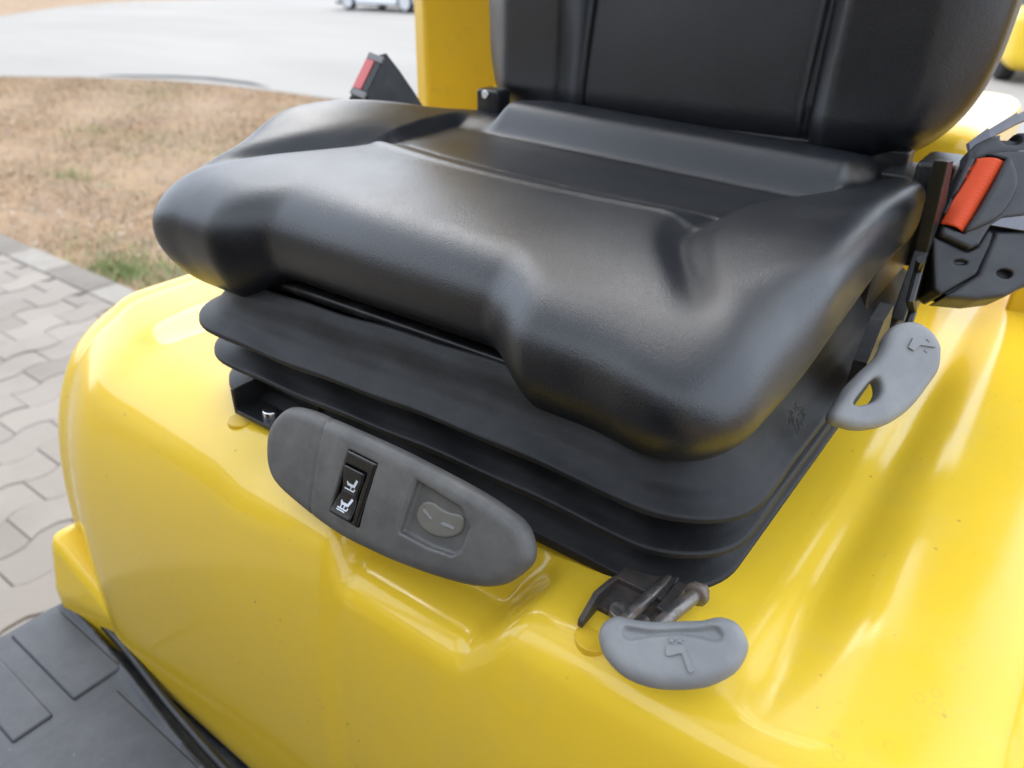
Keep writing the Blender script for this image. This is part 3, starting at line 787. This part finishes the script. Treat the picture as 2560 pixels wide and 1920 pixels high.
# retractor of the seat belt
RT = Frame((.07, .36, .16), (.906, .423, 0), (-.237, .508, .828))
rt = RT.slab('belt_retractor', [(-6, 74), (7, 80), (16, 82), (36, 84), (62, 86), (62, 30), (40, 25), (24, 22), (15, 15), (7, -2), (0, -6), (-23, 4), (-25, 7), (-23, 14)], -14, 0, M['housing'], seat, k=4, smooth=False, h=1.4,
             extra=lambda r, u, v, d: smax(r, -np.maximum(polysdf([(0, 76), (6, 80), (24, 75), (-6, 7), (-25, 14)])(u, v), -9-d), 2))
RT.slab('end_cover', [(-4, 72), (-4, 84), (1, 91), (12, 98), (24, 102), (45, 104), (66, 104), (66, 78), (37, 80), (16, 79)], -34, -4, M['housing'], rt, k=8, smooth=False, h=1.6,
        extra=lambda r, u, v, d: smax(r, -(np.sqrt((u-29)**2+((v-96)*1.5)**2)-9), 3))
cres = [(24, 76), (32, 65), (34, 52), (30, 39), (23, 26), (12, 16), (-6, 8), (3, 27), (13, 50)]
RT.slab('thumb_guard', cres, -6, 3.5, M['housing'], rt, k=5, h=1.2)
RT.prism('rear_shell', [(-28, 4), (-4, 70), (2, 88), (24, 98), (70, 98), (70, -18), (42, -34), (10, -46), (-18, -45), (-23, -40)], -44, -13, M['black'], rt, 1.5)
# webbing rolled over the spool
def webf():
    a = np.array([2, 75.]); b = np.array([23, 74.]); c = np.array([-6, 9.]); d = np.array([-24, 15.])
    rows = []
    for t in np.linspace(0, 1, 40):
        L = a*(1-t)+d*t; R = b*(1-t)+c*t; row = []
        for s in np.linspace(0, 1, 16):
            p = L*(1-s)+R*s; row.append(RT.w(p[0], p[1], -7+8.5*math.sin(math.pi*(.12+.80*s))+.25*math.sin(t*9)))
        rows.append(row)
    return np.array(rows)
W = webf(); nu, nv = W.shape[:2]
Fq = [(i*nv+j, i*nv+j+1, (i+1)*nv+j+1, (i+1)*nv+j) for i in range(nu-1) for j in range(nv-1)]
me = mesh_from('webbing', W.reshape(-1, 3), Fq)
uv = me.uv_layers.new(name='UVMap')
li = np.zeros(len(me.loops), np.int32); me.loops.foreach_get('vertex_index', li)
uv.data.foreach_set('uv', np.stack([(li % nv)/(nv-1)*.021, (li//nv)/(nu-1)*.066], 1).astype(np.float32).ravel())
o = link('webbing', me, M['web'], rt); md = o.modifiers.new('sol', 'SOLIDIFY'); md.thickness = .0015
# frayed threads on its upper edge
bm = bmesh.new()
for k in range(14):
    t = rng.uniform(.12, .3); p = RT.w(2*(1-t)-24*t, 75*(1-t)+15*t, -3)
    q = p+RT.e1*rng.uniform(-.004, -.001)+RT.e2*rng.uniform(-.002, .003)+RT.n*rng.uniform(0, .003)
    add_tube(bm, [p, (p+q)/2+RT.n*.0006, q], .00025, 4)
from_bm('loose_thread', bm, M['web'], rt)
RT.slab('spool_cover', [(-30, 6), (-22, 4), (0, -6), (7, -2), (15, 15), (21, 12), (19, 0), (9.5, -27), (-19, -48), (-25, -43)], -50, -6, M['black'], rt, k=4, smooth=False, h=1.6,
        extra=lambda r, u, v, d: smax(r, -(np.maximum(np.sqrt(((u+5)*.6)**2+((v+17)*1.6)**2)-3.2, -9-d)), 2))
RT.slab('motor_cover', [(21, 12), (40, 14), (75, 15), (75, -20), (59, -28), (43, -37), (32, -45), (10, -50), (-17, -49.5), (9, -27.5)], -46, -4, M['housing'], rt, k=5, smooth=False, h=1.6,
        extra=lambda r, u, v, d: smax(r, -smax(np.sqrt((u-30)**2+((v+25)*1.5)**2)-6.5, -14-d, 1), 1.5))
RT.prism('cover_plate', [(13, 16.5), (40, 13.2), (80, 10), (80, 88), (34, 84), (22, 70)], -3.4, -1.2, M['plate'], rt, .3)
bm = bmesh.new(); p = [RT.w(-2, 86, -16), RT.w(14, 99, -18), RT.w(40, 118, -26), RT.w(95, 152, -46)]
for a, b_ in zip(p, p[1:]):
    add_prism(bm, [a, b_, b_+RT.e2*.012-RT.n*.006, a+RT.e2*.010-RT.n*.006], RT.n*.006)
bmesh.ops.remove_doubles(bm, verts=bm.verts, dist=.0003)
from_bm('belt_guide', bm, M['plate'], seat)

# buckle on the far side: hangs on its own stalk
bk = thing('seat_belt_buckle', 'black seat belt buckle with red release button beyond the far side of the cushion', 'buckle', (-.66, .42, .12))
BK = Frame((-.70, .38, .2), (.567, .824, 0), (-.205, .141, .968))
sidep = [(39, 63), (55, 40), (72, 12), (84, -10), (92, -40), (60, -60), (20, -30), (4, 10)]
thick = BK.e1*-.0225+BK.e2*-.003+BK.n*-.016
bm = bmesh.new(); add_prism(bm, [BK.w(*p) for p in sidep], thick); from_bm('housing', bm, M['black'], bk, bevel=.0015)
lx = (BK.w(39, 63)-BK.w(4, 10)); FR = Frame(BK.w(21.5, 36.5)+thick/2, lx, thick)
if FR.n.dot(BK.w(21, 36)-BK.w(50, 0)) < 0: FR.n = -FR.n
L2 = lx.length*500; T2 = thick.length*500
def cap(name, u0, u1, v0, v1, d0, d1, mat):
    bm = bmesh.new(); add_prism(bm, [FR.w(u0, v0, d0), FR.w(u1, v0, d0), FR.w(u1, v1, d0), FR.w(u0, v1, d0)], FR.n*(d1-d0)*.001)
    from_bm(name, bm, mat, bk, bevel=.0006)
cap('front_cap', -L2+.5, -L2*.70, -T2+.5, T2-.5, -2, 2.0, M['lever']); cap('front_cap', L2*.70, L2-.5, -T2+.5, T2-.5, -2, 2.0, M['lever'])
cap('release_button', -L2*.68, L2*.68, -T2*.1, T2-1, -2, 2.2, M['red']); cap('tongue_slot', -L2*.68, L2*.68, -T2+1.5, -T2*.15, -2, .5, M['gloss'])
bm = bmesh.new(); add_tube(bm, [BK.w(78, -30, -13), BK.w(84, -70, -13), BK.w(84, -100, -13)], .011, 12); from_bm('stalk', bm, M['black'], bk, smooth=True)

# ================================================================== FLOOR MAT
MZ = -.38
fm = thing('floor_mat', 'grey rubber floor mat with raised pads on the forklift step', 'floor mat', (-.4, -.5, MZ-.028))
pads = [(-.79, -.630, -.217, -.158), (-.789, -.628, -.285, -.241), (-.604, .10, -.60, -.179), (-.789, -.628, -.352, -.308), (-.789, -.628, -.42, -.376)]
def mat_f(x, y, z):
    edge = -.133-.030*sstep(x, -.78, -.38)
    f = smax(smax(-.803-x, y-(edge-.012), .02), smax(x-.18, -.92-y, .02), .02)
    rim = .5*np.exp(-((y-(edge-.014))/.006)**2)
    f = smax(f, smax(z-MZ-.010*rim*(1+.3*np.sin(x*31)), MZ-.027-z, .002), .005)
    return f
implicit('base', mat_f, (-.82, -.60, MZ-.04), (.2, -.10, MZ+.022), .0048, M['mat'], fm)
for x0, x1, y0, y1 in pads[:3]:
    pd = polysdf([(x0, y0), (x1, y0), (x1, y1), (x0, y1)])
    # a raised pad inside a moulded groove
    bm = bmesh.new(); add_box(bm, (x0, y0, MZ-.004), (x1, y1, MZ+.0035))
    from_bm('tread_pad', bm, M['mat'], fm, bevel=.003, seg=3)
# black seal squeezed between the mat and the hood
bm = bmesh.new(); path = []
for t in np.linspace(0, 1, 60):
    x = -.765+t*.9; yb = -.133-.030*float(sstep(np.array(x), -.78, -.38))
    path.append((x, yb-.001, MZ+.003+.0015*math.sin(x*37)))
add_tube(bm, path, .005, 10); from_bm('edge_seal', bm, M['black'], fm, smooth=True)

# ================================================================== BACKGROUND THINGS
M['car_paint'] = material('silver_white_paint', (.72, .74, .77), .25, .2, coat=.6)
M['tyre'] = material('tyre_rubber', (.02, .02, .021), .8)
M['rim'] = material('alloy', (.62, .63, .66), .3, .8)
M['glass'] = material('car_glass', (.02, .025, .03), .05)
M['trim'] = material('dark_trim', (.015, .015, .016), .6)
def car(loc, rz):
    c = thing('parked_car', 'silver white car parked at the far side of the pale road', 'car', loc, rz)
    def part(name, bm, mat, parent=c, **k):
        o = from_bm(name, bm, mat, None, **k); o.parent = parent; return o
    # built about its own origin, length along x
    side = [(-2.15, .32), (-1.75, .24), (-1.72, .24)]+[(-1.35+.37*math.cos(a), .32+.37*math.sin(a)) for a in np.linspace(math.pi*1.05, -.05*math.pi, 12)]
    side += [(-.95, .22), (.95, .22)]+[(1.35+.37*math.cos(a), .32+.37*math.sin(a)) for a in np.linspace(math.pi*1.05, -.05*math.pi, 12)]
    side += [(1.8, .24), (2.1, .32), (2.13, .62), (2.02, .82), (1.25, .95), (-1.7, 1.0), (-2.1, .95), (-2.17, .62)]
    bm = bmesh.new(); add_prism(bm, [(x, -.86, z) for x, z in side], (0, 1.72, 0)); part('body', bm, M['car_paint'], bevel=.05, seg=3)
    bm = bmesh.new()
    lowr = [(-1.95, -.8, .97), (1.2, -.8, .95), (1.2, .8, .95), (-1.95, .8, .97)]; up = [(-1.55, -.62, 1.45), (.35, -.62, 1.45), (.35, .62, 1.45), (-1.55, .62, 1.45)]
    a = [bm.verts.new(p) for p in lowr]; b_ = [bm.verts.new(p) for p in up]
    bm.faces.new(b_)
    for i in range(4): bm.faces.new((a[i], a[(i+1) % 4], b_[(i+1) % 4], b_[i]))
    part('windows', bm, M['glass'], bevel=.03)
    bm = bmesh.new(); add_box(bm, (-1.55, -.63, 1.43), (.35, .63, 1.48)); part('roof', bm, M['car_paint'], bevel=.03)
    bm = bmesh.new(); add_box(bm, (-2.0, -.80, .17), (2.0, .80, .34)); part('underbody', bm, M['trim'])
    for x in (-1.35, 1.35):
        for s_ in (-1, 1):
            bm = bmesh.new(); y0, y1 = (s_*.68, s_*.87)
            add_tube(bm, [(x, y0, .31), (x, y0+(y1-y0)*.15, .31), (x, y0+(y1-y0)*.85, .31), (x, y1, .31)], [.28, .31, .31, .28], 28)
            wheel = part('wheel', bm, M['tyre'], smooth=True)
            bm = bmesh.new(); add_tube(bm, [(x, y1-s_*.02, .31), (x, y1+s_*.004, .31)], .235, 28)
            part('rim', bm, M['rim'], wheel)
            bm = bmesh.new()
            for k in range(5):
                t = k*2*math.pi/5; add_box(bm, (x-.03, min(y1, y1+s_*.012), .33), (x+.03, max(y1, y1+s_*.012), .53), Matrix.Translation((x, 0, .31))@Matrix.Rotation(t, 4, 'Y')@Matrix.Translation((-x, 0, -.31)))
            part('spokes', bm, M['rim'], wheel)
    for s_ in (-.6, .6):
        bm = bmesh.new(); add_box(bm, (2.06, s_-.22, .62), (2.14, s_+.22, .78)); part('headlight', bm, M['rim'], bevel=.03)
    return c
cx0, cy0 = -20.75, 20.6
car((cx0, cy0, GZ), 0.0)

f2 = thing('parked_forklift', 'yellow forklift parked on the pale road behind the backrest', 'forklift', (-.9, 13.6, GZ), math.radians(25))
def part2(name, bm, mat, **k):
    o = from_bm(name, bm, mat, None, **k); o.parent = f2; return o
def cw(x, y, z):
    f = smax(np.abs(x)-.55, np.abs(y)-.32-.06*np.cos(x*3), .2)
    f = smax(f, smax(z-1.02, .16-z, .1), .22)
    return smax(f, -np.maximum(np.maximum(np.abs(x)-.13, np.abs(z-.72)-.09), -.28-y), .03)
V, F = nets(cw, (-.7, -.5, .1), (.7, .5, 1.2), .04); o = link('counterweight', mesh_from('counterweight', V, F), M['yellow'], None); o.parent = f2
bm = bmesh.new(); add_box(bm, (-.5, .3, .3), (.5, 1.6, .95)); part2('body', bm, M['yellow'], bevel=.05)
bm = bmesh.new(); add_box(bm, (-.3, .5, .95), (.3, 1.0, 1.12)); add_prism(bm, [(-.28, .42, 1.1), (-.28, .52, 1.1), (-.28, .44, 1.65), (-.28, .36, 1.65)], (.56, 0, 0)); part2('driver_seat', bm, M['black'], bevel=.03)
for px_, py_, qx, qy in ((-.48, .35, -.48, .55), (.48, .35, .48, .55), (-.48, 1.55, -.48, 1.3), (.48, 1.55, .48, 1.3)):
    bm = bmesh.new(); add_tube(bm, [(px_, py_, .9), (qx, qy, 2.1)], .035, 8); part2('guard_leg', bm, M['yellow2'])
bm = bmesh.new(); add_box(bm, (-.5, .5, 2.08), (.5, 1.35, 2.13)); part2('guard_roof', bm, M['frame'], bevel=.02)
for sx in (-.42, .42):
    for yy, rr in ((.25, .24), (1.5, .32)):
        bm = bmesh.new(); add_tube(bm, [(sx-.1, yy, rr), (sx-.08, yy, rr), (sx+.08, yy, rr), (sx+.1, yy, rr)], [rr*.9, rr, rr, rr*.9], 24); part2('wheel', bm, M['tyre'], smooth=True)
for sx in (-.3, .3):
    bm = bmesh.new(); add_box(bm, (sx-.05, 1.75, .1), (sx+.05, 1.9, 2.2)); part2('mast_rail', bm, M['frame'], bevel=.01)
    bm = bmesh.new(); add_box(bm, (sx-.06, 1.9, .08), (sx+.06, 2.9, .12)); part2('fork_tine', bm, M['frame'])

# unseen building behind the camera, added so the seat front reflects dark
wh = thing('added_warehouse', 'unseen grey building added to darken reflections on the seat front', 'building', (0, -9, GZ))
M['cladding'] = material('grey_cladding', (.27, .265, .255), .6)
bm = bmesh.new(); add_box(bm, (-30, -9.2, GZ), (24, -9.0, GZ+6.5)); from_bm('wall', bm, M['cladding'], wh)
bm = bmesh.new(); add_box(bm, (-30.3, -20, GZ+6.5), (24.3, -8.6, GZ+6.8)); from_bm('roof', bm, M['trim'], wh)
for x0 in (-16, -4, 8):
    bm = bmesh.new(); add_box(bm, (x0, -9.0, GZ), (x0+5, -8.93, GZ+4.6)); from_bm('added_door', bm, M['trim'], wh, bevel=.02)

# pale stones lying in the dry grass
M['stone'] = material('pale_stone', (.45, .43, .40), .8)
for x, y, r, lab in ((-4.75, 2.42, .045, 'larger pale stone lying in the dry grass, left of the pair'), (-4.32, 2.68, .035, 'smaller pale stone lying in the dry grass, right of the pair')):
    bm = bmesh.new(); bmesh.ops.create_icosphere(bm, subdivisions=2, radius=r)
    for v in bm.verts: v.co = Vector((v.co.x*1.3, v.co.y, v.co.z*.55))*(1+rng.normal(0, .07))
    o = from_bm('stone', bm, M['stone'], None, smooth=True); o.location = (x, y, GZ+.02); tag(o, lab, 'stone', 'pale stones in the dry grass')
